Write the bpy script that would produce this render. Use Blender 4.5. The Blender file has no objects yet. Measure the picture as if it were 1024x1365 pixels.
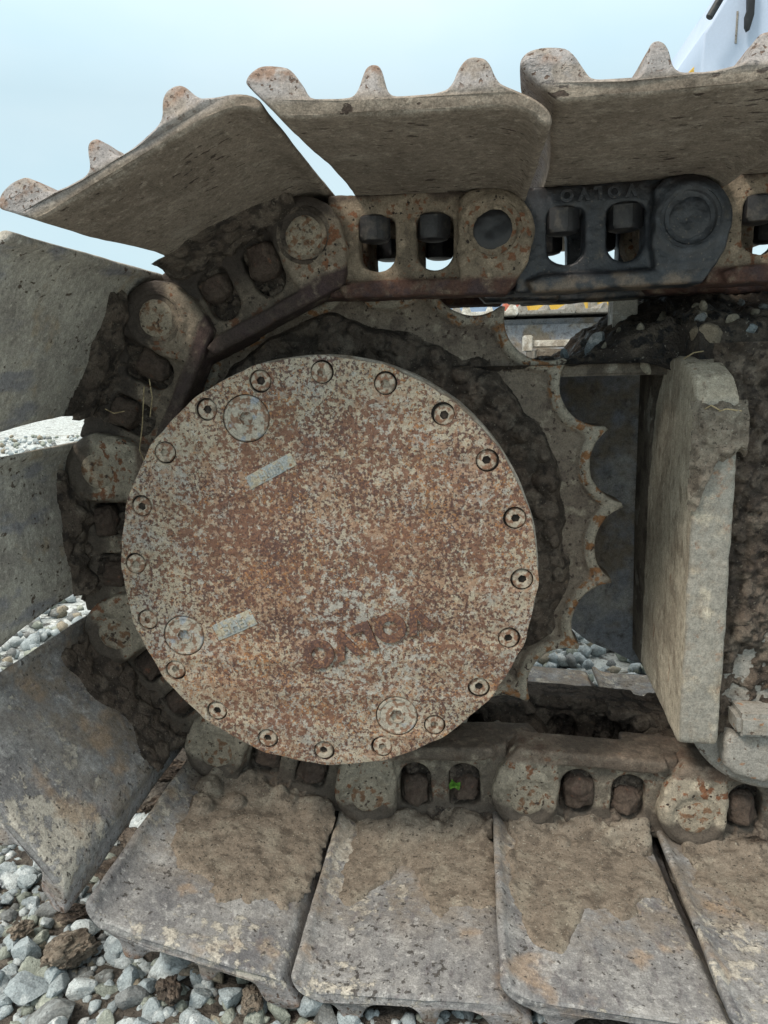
import bpy, bmesh, math, random
import numpy as np
from mathutils import Vector, Matrix, noise
random.seed(7); np.random.seed(7)
S = bpy.context.scene; COL = S.collection
R_ = math.radians
# ------------------------------------------------------------------ camera
H = 0.59                                   # height of the lens above the gravel
YAW, PITCH, ROLL, F = R_(6.7886), R_(11.159), R_(-1.4057), 1000.0
_f = np.array([-math.sin(YAW)*math.cos(PITCH), math.cos(YAW)*math.cos(PITCH), -math.sin(PITCH)])
_r0 = np.array([math.cos(YAW), math.sin(YAW), 0.0]); _u0 = np.cross(_r0, _f)
_r = _r0*math.cos(ROLL)+_u0*math.sin(ROLL); _u = -_r0*math.sin(ROLL)+_u0*math.cos(ROLL)
cam_d = bpy.data.cameras.new('camera'); cam = bpy.data.objects.new('camera', cam_d); COL.objects.link(cam)
cam_d.sensor_fit = 'HORIZONTAL'; cam_d.sensor_width = 36; cam_d.lens = 36*F/1024
cam_d.clip_start = 0.05; cam_d.clip_end = 4000
M = Matrix(((_r[0], _u[0], -_f[0], 0), (_r[1], _u[1], -_f[1], 0), (_r[2], _u[2], -_f[2], H), (0, 0, 0, 1)))
cam.matrix_world = M
S.camera = cam
# ------------------------------------------------------------------ sky, sun, exposure
SUN_EL, SUN_AZ = 50, 222                  # azimuth clockwise from +Y
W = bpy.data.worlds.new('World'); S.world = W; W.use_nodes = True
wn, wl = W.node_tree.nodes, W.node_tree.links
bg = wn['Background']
sky = wn.new('ShaderNodeTexSky'); sky.sky_type = 'NISHITA'; sky.sun_disc = False
sky.sun_elevation = R_(SUN_EL); sky.sun_rotation = R_(SUN_AZ); sky.dust_density = 2.0
tc = wn.new('ShaderNodeTexCoord'); cn = wn.new('ShaderNodeTexNoise'); cn.inputs['Scale'].default_value = 1.6
cn.inputs['Detail'].default_value = 5; cn.inputs['Roughness'].default_value = .5
mp = wn.new('ShaderNodeMapping'); mp.inputs['Scale'].default_value = (1, 1, 2.4)
wl.new(tc.outputs['Generated'], mp.inputs[0]); wl.new(mp.outputs[0], cn.inputs['Vector'])
cr = wn.new('ShaderNodeValToRGB'); cr.color_ramp.elements[0].position = .36; cr.color_ramp.elements[1].position = .62
cr.color_ramp.elements[0].color = (3.3, 4.6, 5.1, 1); cr.color_ramp.elements[1].color = (4.1, 5.1, 5.4, 1)
wl.new(cn.outputs['Fac'], cr.inputs[0])
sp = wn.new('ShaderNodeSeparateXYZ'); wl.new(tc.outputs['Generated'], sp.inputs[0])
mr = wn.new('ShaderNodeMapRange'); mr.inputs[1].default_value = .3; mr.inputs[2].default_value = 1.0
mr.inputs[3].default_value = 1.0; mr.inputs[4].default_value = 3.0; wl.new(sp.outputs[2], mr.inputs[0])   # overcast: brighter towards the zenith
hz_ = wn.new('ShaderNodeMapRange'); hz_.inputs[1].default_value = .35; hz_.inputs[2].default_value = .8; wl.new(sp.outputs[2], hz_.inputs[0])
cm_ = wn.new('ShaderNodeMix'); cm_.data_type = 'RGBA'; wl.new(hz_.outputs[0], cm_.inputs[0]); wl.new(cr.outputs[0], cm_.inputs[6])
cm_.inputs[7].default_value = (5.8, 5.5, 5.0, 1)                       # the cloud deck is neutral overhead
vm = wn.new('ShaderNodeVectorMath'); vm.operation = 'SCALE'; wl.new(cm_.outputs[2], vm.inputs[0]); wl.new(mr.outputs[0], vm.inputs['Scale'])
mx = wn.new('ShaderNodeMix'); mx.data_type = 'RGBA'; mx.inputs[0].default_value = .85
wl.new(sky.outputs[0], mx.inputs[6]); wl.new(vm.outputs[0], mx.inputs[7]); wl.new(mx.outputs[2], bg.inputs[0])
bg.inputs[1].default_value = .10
sd = bpy.data.lights.new('sun', 'SUN'); sd.energy = 1.5; sd.angle = R_(11); sd.color = (1, .90, .78)
so = bpy.data.objects.new('sun', sd); COL.objects.link(so)
_el, _az = R_(SUN_EL), R_(SUN_AZ)
sdir = Vector((math.sin(_az)*math.cos(_el), math.cos(_az)*math.cos(_el), math.sin(_el)))
so.rotation_euler = sdir.to_track_quat('Z', 'Y').to_euler()
S.view_settings.view_transform = 'Standard'; S.view_settings.look = 'None'
S.view_settings.exposure = 0.85; S.view_settings.gamma = 1; S.view_settings.use_curve_mapping = False
S.render.engine = 'CYCLES'; S.cycles.max_bounces = 6

# ------------------------------------------------------------------ helpers
def at(px, py, Y):
    """world point on the vertical plane Y seen at photograph pixel px, py"""
    d = _f*F+_r*(px-512)-_u*(py-682.5); d = d*(Y/d[1]); return Vector((d[0], d[1], d[2]+H))
def nz(x, y, z, s, o=3):
    return noise.fractal(Vector((x*s, y*s, z*s)), .9, 2.1, o)
def smooth(t, a, b):
    t = min(1, max(0, (t-a)/(b-a))) if a != b else float(t > a); return t*t*(3-2*t)
def link_obj(name, me, mat=None, parent=None, loc=None):
    o = bpy.data.objects.new(name, me); COL.objects.link(o)
    if mat:
        me.materials.clear(); me.materials.append(mat)
    if parent: o.parent = parent
    if loc is not None: o.location = loc
    return o
def mesh(name, v, f, sm=True):
    me = bpy.data.meshes.new(name); me.from_pydata([tuple(p) for p in v], [], f); me.update()
    bm = bmesh.new(); bm.from_mesh(me); bmesh.ops.recalc_face_normals(bm, faces=bm.faces[:]); bm.to_mesh(me); bm.free()
    if sm: me.shade_smooth()
    return me
def tag(o, label=None, cat=None, group=None, kind=None):
    if label: o['label'] = label
    if cat: o['category'] = cat
    if group: o['group'] = group
    if kind: o['kind'] = kind
    return o
def thing(name, label, cat, loc=(0, 0, 0), ry=0, group=None):
    o = bpy.data.objects.new(name, None); COL.objects.link(o); o.location = loc; o.rotation_euler = (0, ry, 0)
    o.empty_display_size = .02
    return tag(o, label, cat, group)
def autosmooth(me, ang=35):
    me.shade_smooth()
    bm = bmesh.new(); bm.from_mesh(me)
    for e in bm.edges:
        if len(e.link_faces) == 2 and e.calc_face_angle(0) > R_(ang): e.smooth = False
    bm.to_mesh(me); bm.free()
def plate(outline, holes, y0, y1, bevel=0.0, res=2):
    """outline and holes in (x, z), thickness from y0 to y1 (y0 faces the camera)"""
    cu = bpy.data.curves.new('t', 'CURVE'); cu.dimensions = '2D'; cu.fill_mode = 'BOTH'
    cu.extrude = max(1e-5, (y1-y0)/2-bevel); cu.bevel_depth = bevel; cu.bevel_resolution = res; cu.offset = -bevel
    for pts in [outline]+list(holes):
        s = cu.splines.new('POLY'); s.points.add(len(pts)-1)
        for i, p in enumerate(pts): s.points[i].co = (p[0], p[1], 0, 1)
        s.use_cyclic_u = True
    o = bpy.data.objects.new('t', cu); COL.objects.link(o)
    me = bpy.data.meshes.new_from_object(o.evaluated_get(bpy.context.evaluated_depsgraph_get()))
    bpy.data.objects.remove(o)
    me.transform(Matrix(((1, 0, 0, 0), (0, 0, -1, (y0+y1)/2), (0, 1, 0, 0), (0, 0, 0, 1))))
    bm = bmesh.new(); bm.from_mesh(me); bmesh.ops.remove_doubles(bm, verts=bm.verts[:], dist=1e-6)
    bmesh.ops.recalc_face_normals(bm, faces=bm.faces[:]); bm.to_mesh(me); bm.free()
    autosmooth(me); return me
def lathe(prof, n=32, cx=0, cz=0):
    """prof: list of (radius, y); axis along y"""
    v, f = [], []
    for r, y in prof:
        for i in range(n):
            a = 2*math.pi*i/n; v.append((cx+r*math.cos(a), y, cz+r*math.sin(a)))
    for k in range(len(prof)-1):
        for i in range(n):
            j = (i+1) % n; f.append((k*n+i, k*n+j, (k+1)*n+j, (k+1)*n+i))
    f.append(tuple(range(n))); f.append(tuple((len(prof)-1)*n+i for i in range(n)))
    me = mesh('lathe', v, f); autosmooth(me, 30); return me
def join(mes):
    bm = bmesh.new()
    for m in mes: bm.from_mesh(m)
    me = bpy.data.meshes.new('j'); bm.to_mesh(me); bm.free(); return me
def remesh(me, vox, sm=4, fac=.5):
    o = bpy.data.objects.new('t', me); COL.objects.link(o)
    m = o.modifiers.new('r', 'REMESH'); m.mode = 'VOXEL'; m.voxel_size = vox
    s = o.modifiers.new('s', 'SMOOTH'); s.factor = fac; s.iterations = sm
    out = bpy.data.meshes.new_from_object(o.evaluated_get(bpy.context.evaluated_depsgraph_get()))
    bpy.data.objects.remove(o); out.shade_smooth(); return out
def rough_up(me, amps, seed=0):
    """push vertices along their normals by noise: amps = [(scale, amplitude, octaves)]"""
    n = len(me.vertices); nor = [v.normal.copy() for v in me.vertices]
    for v, q in zip(me.vertices, nor):
        c = v.co; d = sum(a*nz(c.x+seed, c.y, c.z, s, o) for s, a, o in amps); v.co = c+q*d
    me.update(); return me
def box(x0, x1, y0, y1, z0, z1, bev=.003):
    bm = bmesh.new(); bmesh.ops.create_cube(bm, size=1)
    for v in bm.verts:
        v.co = Vector(((x0+x1)/2+v.co.x*(x1-x0), (y0+y1)/2+v.co.y*(y1-y0), (z0+z1)/2+v.co.z*(z1-z0)))
    if bev: bmesh.ops.bevel(bm, geom=bm.edges[:], offset=bev, segments=2, affect='EDGES')
    me = bpy.data.meshes.new('b'); bm.to_mesh(me); bm.free(); autosmooth(me); return me
def grid(nu, nv, fn, name='sheet'):
    """fn(u, v) -> (point, height); faces where the height is nowhere positive are left out"""
    P, Hh = [], []
    for j in range(nv+1):
        for i in range(nu+1):
            p, h = fn(i/nu, j/nv); P.append(p); Hh.append(h)
    f = []
    for j in range(nv):
        for i in range(nu):
            q = (j*(nu+1)+i, j*(nu+1)+i+1, (j+1)*(nu+1)+i+1, (j+1)*(nu+1)+i)
            if max(Hh[k] for k in q) > 0: f.append(q)
    used = sorted({k for q in f for k in q}); ix = {k: i for i, k in enumerate(used)}
    me = bpy.data.meshes.new(name); me.from_pydata([tuple(P[k]) for k in used], [], [tuple(ix[k] for k in q) for q in f])
    me.update(); me.shade_smooth(); return me
def circ(cx, cz, r, n=40, a0=0):
    return [(cx+r*math.cos(a0+2*math.pi*i/n), cz+r*math.sin(a0+2*math.pi*i/n)) for i in range(n)]
def rock(seed, sub=2, amp=.30, cuts=13):
    rg = random.Random(seed); bm = bmesh.new(); bmesh.ops.create_icosphere(bm, subdivisions=sub, radius=1)
    pl = []
    for _ in range(cuts):
        n = Vector((rg.gauss(0, 1), rg.gauss(0, 1), rg.gauss(0, 1))).normalized(); pl.append((n, rg.uniform(.48, .80)))
    sc = Vector((rg.uniform(.85, 1.25), rg.uniform(.7, 1), rg.uniform(.6, .85)))
    for v in bm.verts:
        for n, d in pl:
            t = v.co.dot(n)-d
            if t > 0: v.co -= n*t*.92
        v.co += v.co.normalized()*nz(v.co.x+seed, v.co.y, v.co.z, 2.2, 3)*amp*.25
        v.co = Vector((v.co.x*sc.x, v.co.y*sc.y, v.co.z*sc.z))
    me = bpy.data.meshes.new('rock'); bm.to_mesh(me); bm.free(); autosmooth(me, 28); return me

# ------------------------------------------------------------------ materials
def mat(name, base, layers=(), rough=.85, metal=0.0, bump=(), jitter=True, spec=.3, grain=.5):
    """layers: dicts with col, scale, lo, hi and optional det, dist, st (stretch), w, bias (scale, amount), rad (cx,cz,r0,r1,amount),
    grad (axis, a, b, wobble) multiplying the mask, rough, h (bump height in metres)"""
    m = bpy.data.materials.new(name); m.use_nodes = True; N, L = m.node_tree.nodes, m.node_tree.links
    bs = N['Principled BSDF']; bs.inputs['Metallic'].default_value = metal; bs.inputs['Specular IOR Level'].default_value = spec
    t = N.new('ShaderNodeTexCoord'); co = t.outputs['Object']
    if jitter:
        oi = N.new('ShaderNodeObjectInfo'); a = N.new('ShaderNodeVectorMath'); a.operation = 'MULTIPLY_ADD'
        cx = N.new('ShaderNodeCombineXYZ')
        for k in range(3): L.new(oi.outputs['Random'], cx.inputs[k])
        L.new(cx.outputs[0], a.inputs[0]); a.inputs[1].default_value = (3.1, 2.3, 1.7); L.new(co, a.inputs[2]); pc = a.outputs[0]
    else: pc = co
    def math_(op, a, b=None, c=None):
        n = N.new('ShaderNodeMath'); n.operation = op
        for k, q in enumerate((a, b, c)):
            if q is None: continue
            if isinstance(q, (int, float)): n.inputs[k].default_value = q
            else: L.new(q, n.inputs[k])
        return n.outputs[0]
    def noise_(scale, det=4, dist=0, st=None, seed=0, ro=.55, vor=False):
        v = pc
        mpn = N.new('ShaderNodeMapping'); mpn.inputs['Scale'].default_value = st or (1, 1, 1)
        mpn.inputs['Location'].default_value = (seed*1.37, seed*.71, seed*.93); L.new(v, mpn.inputs[0])
        if vor:
            n = N.new('ShaderNodeTexVoronoi'); n.inputs['Scale'].default_value = scale; L.new(mpn.outputs[0], n.inputs['Vector']); return n.outputs['Distance']
        n = N.new('ShaderNodeTexNoise'); n.inputs['Scale'].default_value = scale; n.inputs['Detail'].default_value = det
        n.inputs['Roughness'].default_value = ro; n.inputs['Distortion'].default_value = dist; L.new(mpn.outputs[0], n.inputs['Vector'])
        return n.outputs['Fac']
    def rng(x, a, b, c=0.0, d=1.0):
        n = N.new('ShaderNodeMapRange'); n.interpolation_type = 'SMOOTHSTEP'; L.new(x, n.inputs[0])
        for k, q in enumerate((a, b, c, d)): n.inputs[k+1].default_value = q
        return n.outputs[0]
    colr = None; rgh = None; hgt = None
    sep = N.new('ShaderNodeSeparateXYZ'); L.new(co, sep.inputs[0])
    for i, l in enumerate(layers):
        x = noise_(l['scale'], l.get('det', 4), l.get('dist', 0), l.get('st'), i+1+l.get('seed', 0), l.get('ro', .55), l.get('vor', False))
        if 'bias' in l: x = math_('MULTIPLY_ADD', math_('SUBTRACT', noise_(l['bias'][0], 3, 0, None, i+20), .5), l['bias'][1], x)
        if 'rad' in l:
            cx_, cz_, r0, r1, am = l['rad']
            dx = math_('SUBTRACT', sep.outputs[0], cx_); dz = math_('SUBTRACT', sep.outputs[2], cz_)
            rr = math_('SQRT', math_('ADD', math_('MULTIPLY', dx, dx), math_('MULTIPLY', dz, dz)))
            x = math_('ADD', x, rng(rr, r0, r1, am, 0))
        k = rng(x, l['lo'], l['hi'])
        if 'grad' in l:
            ax, a_, b_, wob = l['grad']; g = sep.outputs[ax]
            if wob: g = math_('MULTIPLY_ADD', math_('SUBTRACT', noise_(l.get('wscale', 22), 4, 0, None, i+40), .5), wob, g)
            k = math_('MULTIPLY', k, rng(g, min(a_, b_), max(a_, b_), *((0, 1) if a_ < b_ else (1, 0))))
        k = math_('MULTIPLY', k, l.get('w', 1.0))
        mxn = N.new('ShaderNodeMix'); mxn.data_type = 'RGBA'; L.new(k, mxn.inputs[0])
        if colr is None: mxn.inputs[6].default_value = (*base, 1)
        else: L.new(colr, mxn.inputs[6])
        mxn.inputs[7].default_value = (*l['col'], 1); colr = mxn.outputs[2]
        if 'rough' in l:
            q = N.new('ShaderNodeMix'); L.new(k, q.inputs[0]); q.inputs[3].default_value = l['rough']
            if rgh is None: q.inputs[2].default_value = rough
            else: L.new(rgh, q.inputs[2])
            rgh = q.outputs[0]
        if 'h' in l:
            t_ = math_('MULTIPLY', k, l['h']); hgt = t_ if hgt is None else math_('ADD', hgt, t_)
    if grain and colr:
        g1 = noise_(620, 3, 0, None, 81, .75); g2 = noise_(170, 4, 0, None, 82, .7)
        g = math_('ADD', math_('MULTIPLY', math_('SUBTRACT', g1, .5), 3.2*grain), math_('MULTIPLY', math_('SUBTRACT', g2, .5), 2.4*grain))
        g = math_('MAXIMUM', math_('ADD', g, 1.0), .25)
        gv = N.new('ShaderNodeVectorMath'); gv.operation = 'SCALE'; L.new(colr, gv.inputs[0]); L.new(g, gv.inputs['Scale']); colr = gv.outputs[0]
    if colr: L.new(colr, bs.inputs['Base Color'])
    else: bs.inputs['Base Color'].default_value = (*base, 1)
    if rgh: L.new(rgh, bs.inputs['Roughness'])
    else: bs.inputs['Roughness'].default_value = rough
    for j, b in enumerate(bump):
        sc, am = b[0], b[1]; x = noise_(sc, 5, 0, b[2] if len(b) > 2 else None, 60+j, .6)
        t_ = math_('MULTIPLY', x, am); hgt = t_ if hgt is None else math_('ADD', hgt, t_)
    if hgt is not None:
        bn = N.new('ShaderNodeBump'); bn.inputs['Strength'].default_value = 1; bn.inputs['Distance'].default_value = 1.0
        L.new(hgt, bn.inputs['Height']); L.new(bn.outputs[0], bs.inputs['Normal'])
    return m
D3 = dict
RUSTD, RUSTO = (.135, .058, .032), (.34, .15, .06)
CTX, CTZ = at(487, 847, .70).x, at(487, 847, .70).z
def cover_layers(extra):
    return [
    D3(col=(.265, .26, .245), scale=30, lo=.45, hi=.66, bias=(9, .4), w=.75, ro=.7),
    D3(col=(.36, .305, .22), scale=110, lo=.48, hi=.70, w=.8, ro=.7),
    D3(col=(.225, .125, .075), scale=130, lo=.47, hi=.62, det=7, ro=.72, bias=(14, .4), rad=(-.13, .40, .08, .21, .06+extra), w=.75),
    D3(col=(.135, .068, .045), scale=210, lo=.52, hi=.57, det=4, ro=.6, bias=(12, .35), rad=(-.12, .40, .08, .21, .035+extra), w=.92, h=.0003),
    D3(col=(.080, .046, .040), scale=300, lo=.565, hi=.61, det=4, bias=(22, .4), rad=(-.13, .40, .07, .21, .03+extra), w=.9, h=.0002),
    D3(col=(.27, .135, .06), scale=360, lo=.62, hi=.67, det=3, bias=(16, .4), w=.9),
    D3(col=(.33, .32, .285), scale=150, lo=.58, hi=.66, det=6, ro=.7, rad=(CTX, CTZ, .03, .095, .10-extra*1.6), w=.9),
    D3(col=(.05, .04, .035), scale=480, lo=.66, hi=.72, det=2, h=-.0003)]
m_cover = mat('rusted_grey_paint', (.315, .275, .21), cover_layers(0), rough=.8, bump=[(700, .00035), (60, .0012)], jitter=False, grain=.42)
m_coverrust = mat('rusted_cast_letters', (.22, .15, .105), cover_layers(.10), rough=.8, bump=[(700, .00035)], jitter=False, grain=.35)
m_bolt = mat('dusty_bolt_steel', (.33, .29, .23), [D3(col=(.17, .095, .06), scale=170, lo=.46, hi=.58), D3(col=(.16, .13, .10), scale=90, lo=.55, hi=.7)],
             rough=.75, bump=[(600, .0004)])
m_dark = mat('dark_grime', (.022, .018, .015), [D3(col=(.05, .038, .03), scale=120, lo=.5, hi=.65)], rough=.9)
m_plug = mat('grey_plug_steel', (.31, .285, .235), [D3(col=(.17, .095, .06), scale=170, lo=.49, hi=.57, w=.9), D3(col=(.25, .27, .29), scale=60, lo=.55, hi=.65)],
             rough=.75, bump=[(500, .0004)])
m_tag = mat('blue_grey_name_plate', (.25, .27, .265), [D3(col=(.31, .28, .21), scale=120, lo=.45, hi=.6), D3(col=(.2, .11, .06), scale=260, lo=.6, hi=.66)], rough=.7, bump=[(500, .0003)])
m_mud = mat('dried_dark_mud', (.090, .070, .055), [
    D3(col=(.15, .125, .10), scale=28, lo=.46, hi=.68, ro=.7), D3(col=(.035, .028, .024), scale=75, lo=.52, hi=.66),
    D3(col=(.035, .028, .023), scale=55, lo=.50, hi=.72, vor=True, h=-.003, w=.8),
    D3(col=(.17, .145, .115), scale=14, lo=.52, hi=.70, det=7, ro=.7, w=.6),
    D3(col=(.16, .14, .11), scale=330, lo=.64, hi=.69, det=2, h=.0007), D3(col=(.19, .13, .08), scale=55, lo=.66, hi=.74, w=.5)],
    rough=.92, bump=[(160, .0035), (500, .0012)])
m_mudpale = mat('dried_sandy_mud', (.18, .15, .118), [
    D3(col=(.22, .195, .155), scale=30, lo=.5, hi=.66), D3(col=(.10, .082, .064), scale=60, lo=.52, hi=.66),
    D3(col=(.085, .07, .055), scale=70, lo=.52, hi=.74, vor=True, h=-.0006, w=.4),
    D3(col=(.24, .215, .175), scale=11, lo=.5, hi=.68, det=7, ro=.7, w=.6),
    D3(col=(.30, .28, .23), scale=420, lo=.64, hi=.69, det=2, h=.0006), D3(col=(.06, .05, .04), scale=360, lo=.64, hi=.68, det=2, h=-.0006)],
    rough=.9, bump=[(200, .0012), (620, .0008)])
m_soil = mat('wet_black_soil', (.045, .037, .031), [
    D3(col=(.11, .090, .07), scale=16, lo=.48, hi=.64), D3(col=(.015, .014, .014), scale=80, lo=.5, hi=.62, rough=.45),
    D3(col=(.17, .155, .13), scale=240, lo=.66, hi=.70, det=2)], rough=.85, bump=[(110, .006), (400, .002)])
def link_mat(name, base, mudcol, mudz, rail, rail2=(.06, .04, .04), web=0.0):
    return mat(name, base, [
        D3(col=tuple(c*.62 for c in base), scale=45, lo=.48, hi=.66), D3(col=tuple(min(1, c*1.45) for c in base), scale=70, lo=.55, hi=.7),
        D3(col=(.16, .075, .04), scale=120, lo=.58, hi=.66, bias=(16, .5)), D3(col=(.03, .022, .018), scale=190, lo=.66, hi=.70, det=2, h=-.0006),
        D3(col=rail, scale=60, lo=.25, hi=.5, grad=(2, -.042, -.049, .014)), D3(col=rail2, scale=40, lo=.45, hi=.65, ro=.7, grad=(2, -.045, -.05, .01)),
        D3(col=mudcol, scale=45, lo=.30, hi=.55, ro=.7, grad=(0, .166, .146, .03), w=web),
        D3(col=mudcol, scale=30, lo=.2, hi=.4, grad=(2, mudz, mudz+.012, .04))],
        rough=.8, bump=[(420, .0009), (120, .0016)])
m_linktan = link_mat('dusty_tan_link_steel', (.205, .165, .12), (.07, .052, .04), .030, (.085, .045, .034))
m_linkmud = link_mat('muddy_link_steel', (.20, .165, .125), (.052, .042, .035), -.008, (.060, .040, .036), web=.55)
m_linkgrey = link_mat('grey_link_steel', (.27, .238, .185), (.085, .07, .056), .002, (.17, .135, .105), (.10, .070, .052), .8)
m_linkblack = mat('black_painted_link', (.022, .025, .030), [D3(col=(.10, .088, .072), scale=60, lo=.56, hi=.72, det=8, ro=.75, bias=(12, .4), w=.7, rough=.85), D3(col=(.040, .046, .055), scale=30, lo=.5, hi=.65), D3(col=(.13, .10, .075), scale=34, lo=.45, hi=.6, grad=(2, -.046, -.056, .02)),
    D3(col=(.09, .08, .07), scale=260, lo=.66, hi=.7, det=2), D3(col=(.015, .012, .012), scale=50, lo=.3, hi=.5, grad=(2, .026, .038, .01))], rough=.42, bump=[(300, .0005), (60, .0015)], spec=.5)
m_nut = mat('black_nut_steel', (.018, .018, .020), [D3(col=(.05, .045, .04), scale=90, lo=.52, hi=.66)], rough=.45, bump=[(300, .0005)], spec=.5)
m_rustnut = mat('rusty_muddy_nut', (.080, .060, .047), [D3(col=(.07, .05, .04), scale=60, lo=.48, hi=.62), D3(col=(.14, .075, .05), scale=110, lo=.62, hi=.72)], rough=.9, bump=[(240, .003)])
m_pinpale = mat('pitted_pin_end', (.27, .235, .18), [D3(col=(.17, .10, .06), scale=110, lo=.5, hi=.6), D3(col=(.07, .05, .04), scale=170, lo=.6, hi=.65, h=-.001)], rough=.8, bump=[(260, .0015)])
m_pindark = mat('dark_pin_end', (.012, .012, .014), [D3(col=(.05, .045, .04), scale=60, lo=.6, hi=.7)], rough=.4, spec=.5)
m_bush = mat('worn_bushing_steel', (.42, .42, .40), [D3(col=(.18, .15, .12), scale=60, lo=.5, hi=.62)], rough=.45, metal=.4, bump=[(300, .0004)])
def shoe_mat(name, base, dark, pale, pit, st, extra=()):
    return mat(name, base, [
        D3(col=dark, scale=16, lo=.40, hi=.68, st=(1, .5, 1), det=7, ro=.7), D3(col=pale, scale=24, lo=.48, hi=.70, det=8, ro=.75),
        D3(col=tuple(c*.7 for c in dark), scale=90, lo=.50, hi=.68, det=6, ro=.7, w=.6), D3(col=tuple(min(1, c*1.2) for c in pale), scale=130, lo=.54, hi=.68, det=6, ro=.7, w=.7),
        *extra,
        D3(col=pit, scale=170, lo=.645, hi=.69, det=3, st=st, bias=(9, .35), w=.85, h=-.0007),
        D3(col=(.26, .25, .25), scale=30, lo=.2, hi=.45, grad=(2, .047, .058, .008), w=.85),
        D3(col=(.23, .20, .17), scale=45, lo=.48, hi=.6, grad=(2, .050, .058, .004), w=.8),
        D3(col=(.19, .115, .075), scale=80, lo=.42, hi=.62, grad=(2, .062, .070, .006), w=.8),
        D3(col=(.10, .07, .055), scale=240, lo=.6, hi=.66, det=2, grad=(2, .050, .058, .004), h=-.0004)],
        rough=.85, bump=[(300, .0010), (700, .0005), (30, .002)])
m_shoebrown = shoe_mat('brown_dusty_shoe', (.225, .188, .15), (.155, .127, .10), (.30, .262, .215), (.032, .020, .016), (.4, 1, 1))
m_shoegrey = shoe_mat('grey_pitted_shoe', (.38, .36, .31), (.27, .25, .22), (.46, .44, .38), (.07, .045, .03), (1, .6, 1),
    extra=(D3(col=(.36, .28, .18), scale=22, lo=.56, hi=.68, w=.5), D3(col=(.17, .18, .22), scale=26, lo=.55, hi=.66, st=(1, .4, 1), w=.6)))
m_shoeslate = shoe_mat('slate_scuffed_shoe', (.225, .224, .22), (.12, .121, .128), (.34, .34, .33), (.05, .045, .04), (1, 1, 1),
    extra=(D3(col=(.41, .385, .33), scale=48, lo=.565, hi=.63, det=8, ro=.72, bias=(6, .8), w=.9, h=.0005),
           D3(col=(.185, .155, .122), scale=30, lo=.38, hi=.6, det=7, ro=.7, grad=(1, -.215, -.09, .13), wscale=14, w=.85), D3(col=(.30, .215, .14), scale=18, lo=.56, hi=.68, w=.6),
           D3(col=(.11, .10, .105), scale=70, lo=.54, hi=.68, st=(1.6, .6, 1), ro=.7, det=7, w=.7)))
m_spk = mat('worn_sprocket_steel', (.185, .152, .118), [D3(col=(.12, .095, .075), scale=22, lo=.48, hi=.64), D3(col=(.27, .235, .18), scale=60, lo=.55, hi=.68),
    D3(col=(.30, .27, .215), scale=40, lo=.3, hi=.5, grad=(1, .0085, .0045, .002)),
    D3(col=(.22, .11, .05), scale=80, lo=.53, hi=.62, grad=(1, .011, .006, .004)), D3(col=(.07, .05, .04), scale=150, lo=.6, hi=.66, h=-.0005)],
    rough=.75, bump=[(380, .0010), (80, .0016)], jitter=False)
m_drum = mat('dusty_drum_steel', (.25, .23, .195), [D3(col=(.15, .12, .09), scale=40, lo=.5, hi=.64)], rough=.8, bump=[(300, .001)])
m_guard = mat('scraped_grey_guard_plate', (.42, .375, .295), [
    D3(col=(.31, .27, .21), scale=18, lo=.45, hi=.62), D3(col=(.50, .455, .365), scale=150, lo=.53, hi=.66, st=(1, .6, .22), det=6, w=.8),
    D3(col=(.22, .185, .14), scale=170, lo=.58, hi=.66, st=(1, .6, .2), det=5, w=.8), D3(col=(.22, .13, .08), scale=60, lo=.66, hi=.72, st=(1, 1, .3)),
    D3(col=(.245, .235, .205), scale=40, lo=.3, hi=.5, grad=(1, .766, .7615, 0)), D3(col=(.25, .14, .08), scale=38, lo=.55, hi=.68, det=7, ro=.72, grad=(1, .766, .7615, 0), w=.85),  # front edge painted darker than the sides to balance how light falls on them
    D3(col=(.20, .17, .135), scale=70, lo=.48, hi=.66, det=7, ro=.72, grad=(1, .766, .7615, 0), w=.6)], rough=.85, bump=[(260, .0016, (1, .6, .3)), (600, .0007)], jitter=False)
m_frame = mat('dark_blue_frame_paint', (.22, .23, .25), [D3(col=(.34, .33, .31), scale=14, lo=.45, hi=.68, ro=.7), D3(col=(.20, .165, .125), scale=9, lo=.45, hi=.62, ro=.7), D3(col=(.07, .06, .055), scale=60, lo=.5, hi=.72, ro=.7, w=.8)],
              rough=.6, bump=[(200, .001)])
m_flange = mat('mud_smeared_flange', (.17, .145, .115), [D3(col=(.09, .075, .06), scale=24, lo=.47, hi=.6), D3(col=(.27, .25, .21), scale=30, lo=.6, hi=.66)], rough=.85, bump=[(200, .002)])
m_casting = mat('pale_grey_casting', (.26, .25, .225), [D3(col=(.22, .20, .17), scale=40, lo=.5, hi=.62), D3(col=(.12, .09, .07), scale=120, lo=.62, hi=.67, h=-.0006), D3(col=(.28, .15, .08), scale=60, lo=.64, hi=.7)],
                rough=.8, bump=[(300, .0012)])
def stone_mat(name, a, b, c):
    m = mat(name, a, [D3(col=b, scale=22, lo=.45, hi=.62), D3(col=c, scale=60, lo=.56, hi=.68), D3(col=tuple(x*.45 for x in a), scale=240, lo=.62, hi=.68, det=3, w=.8)], rough=.85, bump=[(90, .003), (400, .0012)])
    return m
m_stones = [stone_mat('blue_grey_stone', (.30, .345, .36), (.22, .255, .27), (.43, .47, .48)), stone_mat('green_grey_stone', (.25, .275, .24), (.17, .19, .165), (.36, .385, .335)),
            stone_mat('ochre_grey_stone', (.25, .225, .175), (.18, .16, .12), (.34, .315, .25)), stone_mat('pale_stone', (.42, .46, .465), (.31, .345, .355), (.56, .59, .585)),
            stone_mat('dark_stone', (.17, .18, .18), (.12, .125, .12), (.24, .26, .26))]
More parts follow.
